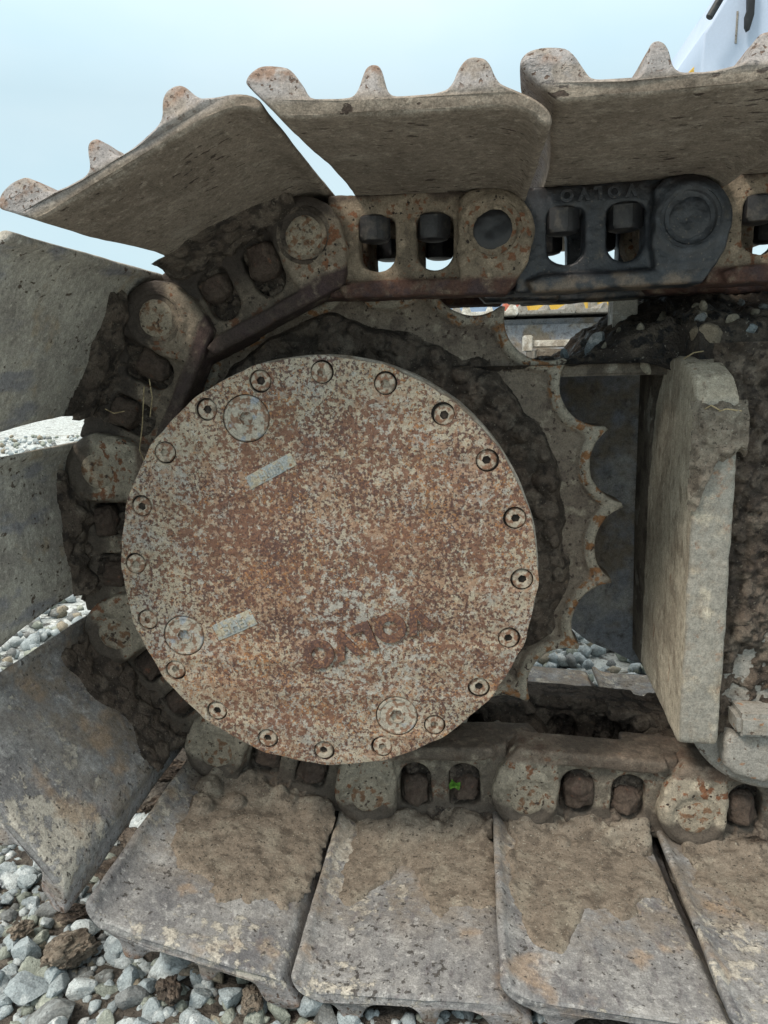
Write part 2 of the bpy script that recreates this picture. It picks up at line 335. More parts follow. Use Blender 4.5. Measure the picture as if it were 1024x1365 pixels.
m_browns = stone_mat('brown_stone', (.20, .165, .12), (.14, .112, .08), (.27, .23, .17))
m_ground = mat('gravel_ground', (.40, .44, .44), [D3(col=(.10, .10, .095), scale=30, lo=.5, hi=.62, det=6), D3(col=(.56, .60, .60), scale=45, lo=.52, hi=.62, det=3), D3(col=(.26, .25, .21), scale=3, lo=.55, hi=.7, w=.5)],
               rough=.95, bump=[(40, .02)], jitter=False)
m_mudground = mat('muddy_gravel_bed', (.075, .065, .055), [D3(col=(.14, .125, .105), scale=25, lo=.48, hi=.64), D3(col=(.04, .035, .03), scale=70, lo=.5, hi=.64)], rough=.95, bump=[(80, .012), (300, .003)], jitter=False)
m_hill = mat('hazed_wooded_hill', (.12, .17, .24), [D3(col=(.09, .135, .20), scale=.03, lo=.45, hi=.6)], rough=1)  # the blue of distant haze is put into the hill colour
m_body = mat('pale_blue_body_paint', (.37, .45, .57), grain=.06, layers=[D3(col=(.43, .51, .63), scale=3, lo=.45, hi=.65), D3(col=(.36, .43, .54), scale=14, lo=.6, hi=.7, st=(1, 1, .15))], rough=.5)
m_black = mat('black_rubber', (.012, .014, .016), [D3(col=(.03, .034, .036), scale=20, lo=.5, hi=.6)], rough=.5)
m_yellow = mat('yellow_machine_paint', (.55, .36, .07), [D3(col=(.55, .34, .05), scale=6, lo=.5, hi=.65)], rough=.5)
m_red = mat('faded_red_paint', (.32, .09, .06), [D3(col=(.5, .16, .1), scale=6, lo=.5, hi=.65)], rough=.5)
m_bluep = mat('faded_blue_paint', (.12, .22, .34), [D3(col=(.3, .36, .42), scale=6, lo=.5, hi=.65)], rough=.5)
m_white = mat('weathered_white_steel', (.50, .48, .42), [D3(col=(.33, .30, .25), scale=30, lo=.5, hi=.62), D3(col=(.62, .62, .58), scale=60, lo=.55, hi=.66)], rough=.7, bump=[(200, .0012)])
m_leaf = mat('fresh_green_leaf', (.10, .26, .035), [D3(col=(.2, .4, .08), scale=150, lo=.5, hi=.6)], rough=.5)
m_straw = mat('dry_straw', (.36, .29, .17), [D3(col=(.22, .17, .1), scale=90, lo=.5, hi=.6)], rough=.9)

# ------------------------------------------------------------------ setting
def ground():
    v, f = [], []
    rs = [0, .3, .6, .9, 1.2, 1.6, 2.2, 3, 4.5, 7, 12, 25, 60, 150, 400, 1200, 3000]; n = 48
    for r in rs:
        for i in range(n): a = 2*math.pi*i/n; v.append((r*math.cos(a), 1+r*math.sin(a), -.012 + (.006*nz(r*math.cos(a), r*math.sin(a), 0, 1.5) if r < 3 else 0)))
    for k in range(len(rs)-1):
        for i in range(n): j = (i+1) % n; f.append((k*n+i, k*n+j, (k+1)*n+j, (k+1)*n+i))
    tag(link_obj('ground', mesh('ground', v, f), m_ground), kind='structure')
ground()
def bed(u, v):
    x = -1.1+2.2*u; y = .25+1.1*v
    m = .01 - .02*smooth(math.hypot(x+.1, (y-.6)*1.2), .5, .85)+.006*nz(x, y, 0, 6)
    return (x, y, -.004+max(-.012, m*.6)+.004*nz(x, y, 3, 18)), m+.004
tag(link_obj('gravel_bed', grid(150, 80, bed), m_mudground), kind='structure')
# distant hills to the left and behind
v, f = [], []
n = 120
for i in range(n+1):
    a = R_(-80+160*i/n); R0 = 900; h = 92*(1+.10*nz(a, 0, 0, 3)) * (1-.25*smooth(math.degrees(a), -25, 20))
    for r, z in ((R0-260, -1), (R0-90, h*.7), (R0, h), (R0+260, -1)): v.append((r*math.sin(a), r*math.cos(a), z))
for i in range(n):
    for k in range(3): f.append((i*4+k, i*4+k+1, (i+1)*4+k+1, (i+1)*4+k))
tag(link_obj('hills', mesh('hills', v, f), m_hill), kind='structure')

# ------------------------------------------------------------------ track links and shoes
D = .806                                   # depth of the outer face of the near links
Q = [(.2130, .1334), (.0217, .1305), (-.1728, .1329), (-.3399, .0548), (-.4240, -.1120), (-.4226, -.3077), (-.3082, -.4570), (-.1243, -.5075), (.0640, -.5025), (.2538, -.5162)]
Q = [(Q[0][0]+.19, Q[0][1]+.002)]+Q+[(Q[-1][0]+.19, Q[-1][1]-.004)]      # Q[k+1] is pin k
def window(cx, w=.037, z0=-.036, z1=.0185):
    r = w/2; pts = []
    for i in range(13): a = math.pi+math.pi*i/12; pts.append((cx+r*math.cos(a), z0+r*.95+r*.95*math.sin(a)))
    c = .008
    for i in range(5): a = math.pi/2*i/4; pts.append((cx+r-c+c*math.cos(a), z1-c+c*math.sin(a)))
    for i in range(5): a = math.pi/2+math.pi/2*i/4; pts.append((cx-r+c+c*math.cos(a), z1-c+c*math.sin(a)))
    return pts
def link_mesh():
    W1, W2 = window(.0735), window(.1325)
    out = [(.030, .041), (.205, .041)]
    arc = [(.19+.041*math.cos(a), .041*math.sin(a)) for a in [R_(65-10*i) for i in range(10)]]
    web = plate([(.022, .0415), (.200, .0415)]+arc+[(.214, -.054), (.204, -.062), (.022, -.062)], [W1, W2], .014, .046, .003)
    boss = plate([(.156, .030), (.166, .039), (.19, .0415)]+arc+[(.226, -.030), (.216, -.047), (.160, -.047), (.154, -.02)], [], 0, .04, .004)
    ring = plate(circ(.19, 0, .034), [circ(.19, 0, .0265)], -.0025, .01, .001)
    inner = plate(circ(0, 0, .040, 30), [], .044, .082, .003)
    inner2 = plate([(-.015, .034), (.046, .0415), (.050, .03), (.050, -.05), (.03, -.062), (0, -.040), (-.02, -.03)], [], .026, .080, .003)
    rail = join([plate([(.034, -.052), (.05, -.046), (.20, -.046), (.214, -.049), (.205, -.0625), (.040, -.0635)], [], .001, .050, .004), plate([(-.022, -.046), (.0, -.040), (.08, -.046), (.08, -.0625), (-.006, -.0615)], [], .034, .074, .004)])
    m = remesh(join([web, boss, ring, inner, inner2, rail]), .0021, 5, .5)
    rough_up(m, [(30, .0011, 3), (160, .0004, 2)]); return m
LINK = link_mesh()
# the pin end sits in the boss
PIN = lathe([(.0001, -.0012), (.017, -.0012), (.0205, .0004), (.0215, .004), (.0215, .012), (.0250, .012), (.0252, .002)], 36)
PIN = rough_up(remesh(lathe([(.0001, -.0016), (.012, -.0020), (.018, -.0010), (.0212, .001), (.0212, .02)], 48), .0016, 2), [(90, .0006, 2)])
RING = lathe([(.0225, .0012), (.0255, -.0022), (.0285, -.0026), (.0310, -.0004), (.0320, .003), (.0222, .003)], 48)
BUSH = lathe([(.022, .046), (.0275, .050), (.0275, .150), (.022, .154)], 40)
SEAL = lathe([(.030, .036), (.0365, .038), (.0365, .046), (.030, .048)], 48)
def nut_mesh(seed=0, lump=0.0):
    """hex nut hanging from the shoe: axis along z, top at z=0"""
    bm = bmesh.new(); prof = [(.0155, 0), (.0180, -.002), (.0180, -.021), (.0155, -.0245), (.0125, -.0255), (.0100, -.0262), (.001, -.0268)]; n = 6
    rings = []
    for k, (r, z) in enumerate(prof):
        m_ = 24; ring = []
        for i in range(m_):
            a = 2*math.pi*i/m_; rr = r
            if k in (0, 1, 2, 3):
                hx = .0165/math.cos(((a+.2) % (math.pi/3))-math.pi/6); rr = min(r*1.03, hx) if k in (1, 2) else r
            ring.append(bm.verts.new((rr*math.cos(a), rr*math.sin(a), z)))
        rings.append(ring)
    for a_, b_ in zip(rings, rings[1:]):
        for i in range(24): bm.faces.new((a_[i], a_[(i+1) % 24], b_[(i+1) % 24], b_[i]))
    bm.faces.new(rings[0]); bm.faces.new(rings[-1]); bmesh.ops.recalc_face_normals(bm, faces=bm.faces[:])
    me = bpy.data.meshes.new('nut'); bm.to_mesh(me); bm.free()
    if lump: me = rough_up(remesh(me, .0016, 3), [(60, lump, 3)], seed)
    else: autosmooth(me, 25)
    return me
NUT = nut_mesh(); NUTM = nut_mesh(3, .0035)
PROF = [(.040, .0410), (.080, .0405), (.130, .0400), (.175, .0405), (.203, .0400), (.216, .0350), (.2225, .0285), (.2290, .0300), (.2265, .0400), (.2120, .0490), (.1940, .0545), (.1885, .0590),
        (.1835, .0700), (.1760, .0725), (.1685, .0715), (.1635, .0660), (.1595, .0575), (.1520, .0530), (.1200, .0520), (.1135, .0560), (.1095, .0700), (.1030, .0725), (.0975, .0700), (.0930, .0560),
        (.0870, .0522), (.0620, .0535), (.0560, .0580), (.0470, .0715), (.0360, .0745), (.0250, .0745), (.0165, .0720), (.0125, .0670), (.0140, .0640), (.0240, .0560), (.0330, .0470)]
def shoe_mesh(seed, bend=0.0, skew=.025):
    pts = [Vector((a, b)) for a, b in PROF]
    for _ in range(2):
        q = []
        for i, p in enumerate(pts):
            nx = pts[(i+1) % len(pts)]; q += [p*.75+nx*.25, p*.25+nx*.75]
        pts = q
    # split the long flat runs so that dents can show
    q = []
    for i, p in enumerate(pts):
        nx = pts[(i+1) % len(pts)]; k = max(1, int((nx-p).length/.0045))
        for j in range(k): q.append(p.lerp(nx, j/k))
    pts = q; n = len(pts)
    Y0, Y1 = -.243, .50; cen = Vector((.12, .047))
    sec = [(Y0, .0022), (Y0+.0010, .0008), (Y0+.003, 0)]+[(Y0+.004+(Y1-Y0-.004)*(i/52)**1.25, 0) for i in range(1, 53)]
    v, f = [], []
    nrm = []
    for i in range(n):
        t = (pts[(i+1) % n]-pts[i-1]); nrm.append(Vector((-t.y, t.x)).normalized())
    sg = 1 if sum((pts[i].x*pts[(i+1) % n].y-pts[(i+1) % n].x*pts[i].y) for i in range(n)) > 0 else -1
    for y, ins in sec:
        for i, p in enumerate(pts):
            c = p+nrm[i]*ins*sg; x, z = c.x, c.y; yy = y
            fr = smooth(y, Y0+.06, Y0)
            wear = .010*nz(x, seed*3.1, z, 22, 3)*fr                       # ragged, worn front edge
            lean = max(0, z-.053)*.25*fr                                   # grouser ends lean back
            cor = .006*(max(0, (x-.205)/.025)**2)*fr
            yy = y+wear*.35+lean+cor
            d = .0012*nz(x+seed, yy, z, 14, 3)+.0005*nz(x+seed, yy, z, 60, 2)
            hz = z+d+bend*(-(y)/.243)**2*(1 if y < 0 else 0)
            if z > .056: hz += (z-.056)*(.20-.35*max(0, nz(x+seed*2, yy, 0, 18)))
            xs = skew*smooth(x, .058, .02)*smooth(yy, Y0, -.01)             # the lip is cut back towards the link
            v.append((x+xs+.0008*nz(x, yy+seed, z, 20), yy, hz))
    for k in range(len(sec)-1):
        for i in range(n): j = (i+1) % n; f.append((k*n+i, k*n+j, (k+1)*n+j, (k+1)*n+i))
    from mathutils.geometry import tessellate_polygon
    tri = tessellate_polygon([[Vector((p.x, p.y, 0)) for p in pts]])
    f += [tuple(q) for q in tri]+[tuple((len(sec)-1)*n+i for i in q) for q in tri]
    me = mesh('shoe', v, f); autosmooth(me, 38); return me

def shoe_mud(seed, reach, thick=.006, edge=(0, 0)):
    """mud dried on the inner face of a shoe; reach = how far it spreads from the link"""
    def fn(u, v):
        x = .030+.195*u; y = .045-.285*v
        r = reach*(1+.75*nz(x+seed*1.7, seed, 0, 11, 2))+(.022*nz(x, y+seed, 0, 26, 4) if reach > .06 else .006*nz(x, y+seed, 0, 26, 4))
        m = (y+r)/.010
        for e, s in ((x-.034-edge[0], 1), (.222-edge[1]-x, 1)):
            m = min(m, (e+.010*nz(x*0, y+seed, e*0, 20, 3)+.006*nz(x, y, seed, 60, 2))/.006)
        h = min(1, m)*thick*(.6+.4*(nz(x+seed, y, 1, 20, 5)+.5))+.0007*nz(x, y, seed, 120, 4)+.0008*smooth(m, 1.5, .3)
        h += .020*smooth(y, -.035, .006)*(.6+.7*nz(x+seed, y, 2, 24, 3)) if m > 0 else 0
        for lx, ly, lr in LUMPS.get(seed, ()):
            q = 1-((x-lx)**2+(y-ly)**2)/lr**2
            if q > 0: h = max(h, h*.3+lr*.8*math.sqrt(q)*(1+.25*nz(x, y, 5, 90, 2)))
        if m < 0: h = m*.004
        z = .0403+.0012*nz(x+seed, y, .04, 14, 3)*0-max(-.002, h)
        if x > .203: z -= (x-.203)*.45
        return (x, y, z), h
    return grid(110, 150, fn)
LUMPS = {6: [(.185, -.052, .017), (.150, -.028, .014), (.185, -.020, .018)], 8: [(.150, -.020, .011)]}
def link_mud(seed, amt=1.0, low=0.0):
    """mud packed into the windows and up the side of a link"""
    def fn(u, v):
        x = .030+.130*u; z = -.040+.083*v
        cl = noise.cell(Vector((x*110+seed, z*110, seed)))*.0022
        h = .0150*amt*smooth(z, .002-low, .034)+.010*nz(x+seed, z, seed, 34, 4)+.0035*nz(x, z, seed, 110, 4)+cl*smooth(z, .03, -.02)
        y = .0265-h*1.25
        if x > .140: y += (x-.140)*.9
        if x < .045: y += (.045-x)*.9
        return (x, y, z), (1 if y < .044 else -1)
    return grid(120, 84, fn)
SEGS = {
 -1: dict(label='cut off track segment at the upper right edge below the pale panel', link=m_linktan, shoe=m_shoebrown, clean=True),
 0: dict(label='track segment with the black painted link and brown pitted shoe at upper right', link=m_linkblack, shoe=m_shoebrown, clean=True),
 1: dict(label='track segment with tan rusty link, two see-through windows and black pin above the sprocket', link=m_linktan, shoe=m_shoebrown, clean=True),
 2: dict(label='tilted track segment with brown shoe climbing at upper left, grousers pointing at the sky', link=m_linkmud, shoe=m_shoebrown),
 3: dict(label='steep track segment upper left of the cover with grey shoe and rust brown link', link=m_linkmud, shoe=m_shoegrey),
 4: dict(label='upright track segment left of the cover, level with its middle', link=m_linkgrey, shoe=m_shoegrey),
 5: dict(label='track segment at lower left with large slate shoe reaching down onto the gravel', link=m_linkgrey, shoe=m_shoeslate),
 6: dict(label='slanting track segment with muddy shoe and two mud lumps, directly right of the loose gravel', link=m_linkgrey, shoe=m_shoeslate),
 7: dict(label='bottom track segment with the green sprout in its link window, below the cover', link=m_linkgrey, shoe=m_shoeslate),
 8: dict(label='bottom track segment with the big rounded pin boss and a mud lump on its shoe', link=m_linkgrey, shoe=m_shoeslate),
 9: dict(label='bottom track segment at the lower right corner, under the roller flange', link=m_linkgrey, shoe=m_shoeslate)}
GRP = 'segments of the crawler track'
mudreach = {2: .035, 3: .038, 4: .016, 5: .045, 6: .140, 7: .120, 8: .130, 9: .115}
pinmat = {-1: m_pinpale, 0: m_linkblack, 1: m_pindark, 2: m_pinpale, 3: m_pinpale}
def setmat(o, m):
    if not o.data.materials: o.data.materials.append(m)
    o.material_slots[0].link = 'OBJECT'; o.material_slots[0].material = m; return o
seg_obj = {}
for k, sgm in SEGS.items():
    i, o = Q[k+2], Q[k+1]
    ex, ez = o[0]-i[0], o[1]-i[1]
    t = thing('track_segment', sgm['label'], 'track segment', (i[0], D, i[1]+H), -math.atan2(ez, ex), GRP); seg_obj[k] = t
    ln = math.hypot(ex, ez)
    s = link_obj('shoe_plate', shoe_mesh(k+2.5, .006*nz(k, 0, 0, 1.7), .025 if k < 5 else .006 if k == 5 else .013), None, t); setmat(s, sgm['shoe'])
    a = setmat(link_obj('link', LINK, None, t), sgm['link']); a.scale = (ln/.19, 1, 1)
    b = setmat(link_obj('link', LINK, None, t, (0, .200, 0)), m_linkblack if k == 0 else m_linktan if k < 5 else m_mud); b.scale = (ln/.19, -1, 1)
    setmat(link_obj('pin', PIN, None, t, (ln, 0, 0)), pinmat.get(k, m_pinpale))
    if k <= 3: setmat(link_obj('pin_collar', RING, None, t, (ln, 0, 0)), m_linkblack if k == 0 else (m_mud if k == 2 else sgm['link']))
    setmat(link_obj('bushing', BUSH, None, t), m_bush); setmat(link_obj('seal_ring', SEAL, None, t), m_bush)
    for q, (nx, ny) in enumerate(((.0735, .026), (.1325, .026), (.0735, .174), (.1325, .174))):
        if sgm.get('clean'):
            setmat(link_obj('nut', NUT, None, t, (nx-.003+.004*(q % 2), ny, .0205)), m_nut)
        elif q < 2:
            rn = random.Random(k*7+q); nt = setmat(link_obj('nut', NUTM, None, t, (nx+rn.uniform(-.003, .003), rn.uniform(.019, .027), rn.uniform(.006, .018))), m_rustnut)
            nt.rotation_euler = (rn.uniform(-.15, .15), rn.uniform(-.25, .25), rn.uniform(0, 6)); nt.scale = (rn.uniform(.8, 1.05), rn.uniform(.9, 1.1), rn.uniform(.8, 1.25))
    if not sgm.get('clean'):
        tag(setmat(link_obj('packed_mud', link_mud(k, .8 if k in (3, 4) else 1.0 if k < 6 else .85, .006 if k in (2, 3, 4) else 0), None, t), m_mud), kind='stuff')
        if k >= 5:
            fm_ = tag(setmat(link_obj('packed_mud', link_mud(k+20, .9, 0), None, t, (0, .200, 0)), m_mud), kind='stuff'); fm_.scale = (1, -1, 1)
        mm = m_mud if k < 6 else m_mudpale
        e = {2: (0, .030), 3: (.022, .030), 4: (.018, .026), 5: (0, .014), 6: (.0, .028), 7: (.006, .018), 8: (.014, .012), 9: (.010, .02)}.get(k, (0, 0))
        tag(setmat(link_obj('caked_mud', shoe_mud(k, mudreach[k], .0036, e), None, t), mm), kind='stuff')
# raised lettering, cast upside down
def text(body, size, ext, bold=0.0, spacing=1.0):
    cu = bpy.data.curves.new('t', 'FONT'); cu.body = body; cu.size = size; cu.extrude = ext; cu.offset = bold; cu.space_character = spacing
    cu.align_x = 'CENTER'; cu.align_y = 'CENTER'; cu.resolution_u = 5; cu.bevel_depth = ext*.4; cu.bevel_resolution = 1
    o = bpy.data.objects.new('t', cu); COL.objects.link(o)
    me = bpy.data.meshes.new_from_object(o.evaluated_get(bpy.context.evaluated_depsgraph_get())); bpy.data.objects.remove(o)
    me.transform(Matrix(((1, 0, 0, 0), (0, 0, -1, 0), (0, 1, 0, 0), (0, 0, 0, 1)))); autosmooth(me, 40); return me
def placed_text(body, size, ext, x, y, z, ang, bold, spacing):
    me = text(body, size, ext, bold, spacing); me.transform(Matrix.Translation((x, y, z)) @ Matrix.Rotation(-R_(ang), 4, 'Y')); return me
o = link_obj('raised_lettering', placed_text('VOLVO', .0155, .0012, .104, .0048, .030, 181, .0006, 1.7), m_linkblack, seg_obj[0])

# ------------------------------------------------------------------ sprocket
SC = (-.119, -.187)
def sprocket():
    NT, K = 20, 20; N = NT*K; Rt, Rr = .3030, .2625
    h = Rt*math.sin(math.pi/NT); s = Rt*math.cos(math.pi/NT)-Rr; rho = (h*h+s*s)/(2*s); Rc = Rr+rho
    ph = R_(4.0)
    def rout(a):
        b = ((a-ph) % (2*math.pi/NT))-math.pi/NT          # angle from the middle of the gap
        q = Rc*math.cos(b)-math.sqrt(max(0, rho*rho-(Rc*math.sin(b))**2)); return min(q, Rt-.0018)
    A = np.array([2*math.pi*i/N for i in range(N)]); Ro = np.array([rout(a) for a in A])
    XY = np.c_[Ro*np.cos(A), Ro*np.sin(A)]
    def inset(d):
        out = []
        for i in range(N):
            idx = [(i+j) % N for j in range(-14, 15)]; r = Ro[i]-d
            for _ in range(40):
                p = np.array([r*math.cos(A[i]), r*math.sin(A[i])])
                if np.min(np.hypot(*(XY[idx]-p).T)) >= d: break
                r -= .0007
            out.append(r)
        out = np.array(out)
        for _ in range(1): out = (np.roll(out, 1)+2*out+np.roll(out, -1))/4
        return out
    i1, i2, i3 = inset(.0035), inset(.0085), inset(.014)
    loops = [(np.full(N, .10), .012), (np.full(N, .225), .012), (i3-.003, .0115), (i3, .0100), (i2, .0025), (i1, .0008), (Ro-.0004, .0035), (Ro, .007), (Ro, .045), (i1, .050), (np.full(N, .10), .050)]
    v, f = [], []
    for rr, y in loops:
        for i in range(N):
            x, z = SC[0]+rr[i]*math.cos(A[i]), SC[1]+H+rr[i]*math.sin(A[i])
            d = .0010*nz(x, y, z, 40, 3)+.0018*nz(x, 0, z, 13, 2)
            v.append((x+d*math.cos(A[i]), y+.0012*nz(x, y, z, 50, 3), z+d*math.sin(A[i])))
    for k in range(len(loops)-1):
        for i in range(N): j = (i+1) % N; f.append((k*N+i, k*N+j, (k+1)*N+j, (k+1)*N+i))
    return mesh('sprocket', v, f)
SY = .872
spk = thing('drive_sprocket', 'toothed drive sprocket caked in dark mud behind the round cover', 'sprocket', (0, SY, 0))
tr = link_obj('toothed_ring', sprocket(), m_spk, spk)
def ringmud(u, v):
    a = 2*math.pi*u; r = .160+.110*v
    x, z = SC[0]+r*math.cos(a), SC[1]+r*math.sin(a)
    deg = math.degrees(a); deg = deg-360 if deg > 180 else deg
    edge = .219+.013*nz(x, z, 0, 14, 3)+.006*math.cos(R_(deg-25))
    edge += .022*smooth(deg, -4, -20)*(1 if deg < 10 else 0)+.03*smooth(deg, 82, 105)
    m = (edge-r)/.007
    h = min(1, m)*(.007+.012*(nz(x, z, 4, 20, 4)+.4)+.006*max(0, nz(x, z, 9, 55, 3)))
    for j in range(20):
        b = R_(13+18*j); q = 1-((x-SC[0]-.2115*math.cos(b))**2+(z-SC[1]-.2115*math.sin(b))**2)/.0165**2
        if q > 0: h += .007*min(1, q*1.5)*(1+.9*nz(x, z, 7, 40, 3))
    if m < 0: h = m*.004
    if r > .262: h -= (r-.262)*.3
    return (x, .0115-max(-.003, h), z+H), h
tag(link_obj('caked_mud', grid(720, 80, ringmud), m_mud, spk), kind='stuff')

# ------------------------------------------------------------------ final drive and its cover
CX, CZ, CY = -.145, -.1985, .70
fd = thing('final_drive', 'round rust speckled final drive cover plate with twenty socket bolts', 'drive cover', (0, 0, 0))
BC = .1928; BA = [R_(16+18*k) for k in range(20)]
holes = [circ(CX+BC*math.cos(a), CZ+BC*math.sin(a), .0110, 24) for a in BA]
plugs = [((328, 558), .0222), ((245, 848), .0208), ((529, 955), .0205)]
pc_ = []
for (px, py), r in plugs:
    p = at(px, py, CY); pc_.append((p.x, p.z-H, r)); holes.append(circ(p.x, p.z-H, r+.0008, 40))
rim = []
for i in range(260):
    a = 2*math.pi*i/260; r = .2068+.0009*nz(math.cos(a), math.sin(a), 0, 9, 4)
    for b in BA:                                              # edge bitten and swollen around each bolt
        dd = abs((a-b+math.pi) % (2*math.pi)-math.pi)
        if dd < .07: r += .0016*math.cos(dd/.07*math.pi/2)
    rim.append((CX+r*math.cos(a), CZ+r*math.sin(a)))
cm = plate(rim, holes, CY, CY+.014, .0006, 1); cm.transform(Matrix.Translation((0, 0, H)))
link_obj('cover_plate', cm, m_cover, fd)
dm = lathe([(.15, CY+.012), (.2055, CY+.0125), (.209, CY+.016), (.209, CY+.045), (.203, CY+.05), (.200, CY+.19), (.15, CY+.19)], 128, CX, CZ+H); link_obj('drum', rough_up(dm, [(40, .0008, 2)]), m_drum, fd)
def bolt_mesh():
    v, f = [], []; n = 24; prof = [(.0098, .010), (.0098, .0012), (.0088, -.0002), (.0056, -.0006)]
    for r, y in prof:
        for i in range(n): a = 2*math.pi*i/n; v.append((r*math.cos(a), y, r*math.sin(a)))
    for y in (-.0004, .0032):
        for i in range(n):
            a = 2*math.pi*i/n; r = .0038/math.cos((a % (math.pi/3))-math.pi/6); v.append((r*math.cos(a), y, r*math.sin(a)))
    for k in range(5):
        for i in range(n): j = (i+1) % n; f.append((k*n+i, k*n+j, (k+1)*n+j, (k+1)*n+i))
    f.append(tuple(5*n+i for i in range(n))); me = mesh('bolt', v, f); autosmooth(me, 35); return me
BOLT = bolt_mesh()
for j, a in enumerate(BA):
    rg = random.Random(j); b = link_obj('socket_bolt', BOLT, None, fd, (CX+BC*math.cos(a)+rg.uniform(-.0013, .0013), CY+rg.uniform(-.0005, .0035), CZ+H+BC*math.sin(a)+rg.uniform(-.0014, .0010)))
    setmat(b, m_bolt); b.rotation_euler = (rg.uniform(-.03, .03), rg.uniform(0, 6), rg.uniform(-.03, .03))
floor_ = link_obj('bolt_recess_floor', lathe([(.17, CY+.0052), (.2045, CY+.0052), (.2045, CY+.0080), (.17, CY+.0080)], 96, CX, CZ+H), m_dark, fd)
for (x, z, r) in pc_:
    v, f = [], []; n = 36
    prof = [(r, .012), (r, .0016), (r-.0012, .0004), (r-.0030, .0006), (r-.0036, .0014), (.0085, .0012), (.0078, .0004)]
    for rr, y in prof:
        for i in range(n): a = 2*math.pi*i/n; v.append((rr*math.cos(a), y, rr*math.sin(a)))
    for y in (.0004, .0045):
        for i in range(n): a = 2*math.pi*i/n; q = .0062/math.cos((a % (math.pi/3))-math.pi/6); v.append((q*math.cos(a), y, q*math.sin(a)))
    for k in range(len(prof)+1):
        for i in range(n): j = (i+1) % n; f.append((k*n+i, k*n+j, (k+1)*n+j, (k+1)*n+i))
    f.append(tuple((len(prof)+1)*n+i for i in range(n))); me = mesh('plug', v, f); autosmooth(me, 30)
    link_obj('drain_plug', me, m_plug, fd, (x, CY, z+H))
link_obj('raised_lettering', placed_text('VOLVO', .037, .0016, at(487, 847, CY).x, CY-.0006, at(487, 847, CY).z, 180+21.5, .0016, 1.13), m_coverrust, fd)
for (px, py, w, h, ang, body) in ((361, 628, .052, .0135, 27, 'HIIIH'), (313, 833, .045, .0175, 24, 'EHE')):
    p = at(px, py, CY); c, s = math.cos(R_(ang)), math.sin(R_(ang))
    def rp(a, b): return (p.x+a*c-b*s, p.z+a*s+b*c)
    fr = plate([rp(-w/2, -h/2), rp(w/2, -h/2), rp(w/2, h/2), rp(-w/2, h/2)], [], CY-.0007, CY+.002, .0005)
    np_ = link_obj('name_plate', fr, m_tag, fd)
    link_obj('raised_lettering', placed_text(body, h*.8, .0005, p.x, CY-.0009, p.z, 180+ang, .0002, 1.1), m_tag, np_)

# ------------------------------------------------------------------ track frame, guard, roller
tf = thing('undercarriage_beam', 'dark blue-black hollow track frame behind the sprocket teeth, smeared with mud', 'track frame', (0, 0, 0))
def px_poly(pts, Y): return [(at(x, y, Y).x, at(x, y, Y).z) for x, y in pts]
link_obj('inner_wall', plate(px_poly([(560, 484), (1150, 470), (1150, 900), (848, 884), (815, 868), (785, 856), (762, 838), (735, 800), (700, 760), (560, 700)], 1.05), [], 1.05, 1.07, .002), m_frame, tf)
zt = at(800, 482, .88).z; xl = at(690, 480, .88).x
link_obj('top_flange', rough_up(box(xl-.08, .62, .885, 1.20, zt-.016, zt, .003), [(30, .001, 2)]), m_flange, tf)
link_obj('rear_wall', plate(px_poly([(872, 470), (1100, 470), (1100, 905), (858, 890), (862, 700)], .97), [], .97, 1.045, .004), m_flange, tf)
zb = at(1000, 962, .81).z
link_obj('side_wall', box(.268, .70, .806, .96, zb, zt-.02, .004), m_flange, tf)
def sidemud(u, v):
    x = .246+.40*u; z = zb-.004+(zt+.02-zb)*v
    h = .014+.014*nz(x, z, 0, 16, 4)+.011*nz(x, z, 2, 50, 5)+.004*nz(x, z, 2, 150, 3)-.02*smooth(x, .262, .250)
    h += .05*smooth(z, zt-.12, zt)*0
    return (x, .803-h, z), 1
tag(link_obj('caked_mud', grid(170, 180, sidemud), m_mud, tf), kind='stuff')
gd = [(.760, -.397), (.762, -.402), (.772, -.404), (.95, -.388), (.95, -.16), (.935, -.06), (.900, -.012), (.868, -.001), (.850, .001), (.815, -.006), (.785, -.020), (.766, -.038), (.760, -.052)]
def guard():
    # outline lies in the (y, z) plane, thickness along x
    me = plate([(y, z) for y, z in gd], [], 0, .040, .003)
    me.transform(Matrix(((0, -1, 0, .2575), (1, 0, 0, 0), (0, 0, 1, H), (0, 0, 0, 1)))); return me
gp = tag(link_obj('frame_guard', remesh(guard(), .0028, 2), m_guard), 'thick scraped grey guard plate standing on edge right of the sprocket', 'guard plate')
rough_up(gp.data, [(24, .0014, 3), (120, .0005, 2)])
def guardmud(u, v):
    x = .212+.052*u; z = -.150+.108*v
    e = min(u+.15*nz(z, 0, 0, 40), 1.1-u, 1)*8; top = (-.050+.008*nz(x, 0, 0, 60)-z)/.006; bot = (z-(-.098-.055*smooth(u, .55, .1)+.010*nz(x, 3, 0, 60)))/.006
    m = min(e, bot, 1); h = m*(.006+.006*(nz(x, z, 0, 60, 4)+.3)); zz = z
    y = .760-max(-.003, h)
    if z > -.056: y += (z+.056)*.9
    return (x, y, z+H), h
tag(link_obj('caked_mud', grid(40, 80, guardmud), m_mudpale, gp), kind='stuff')
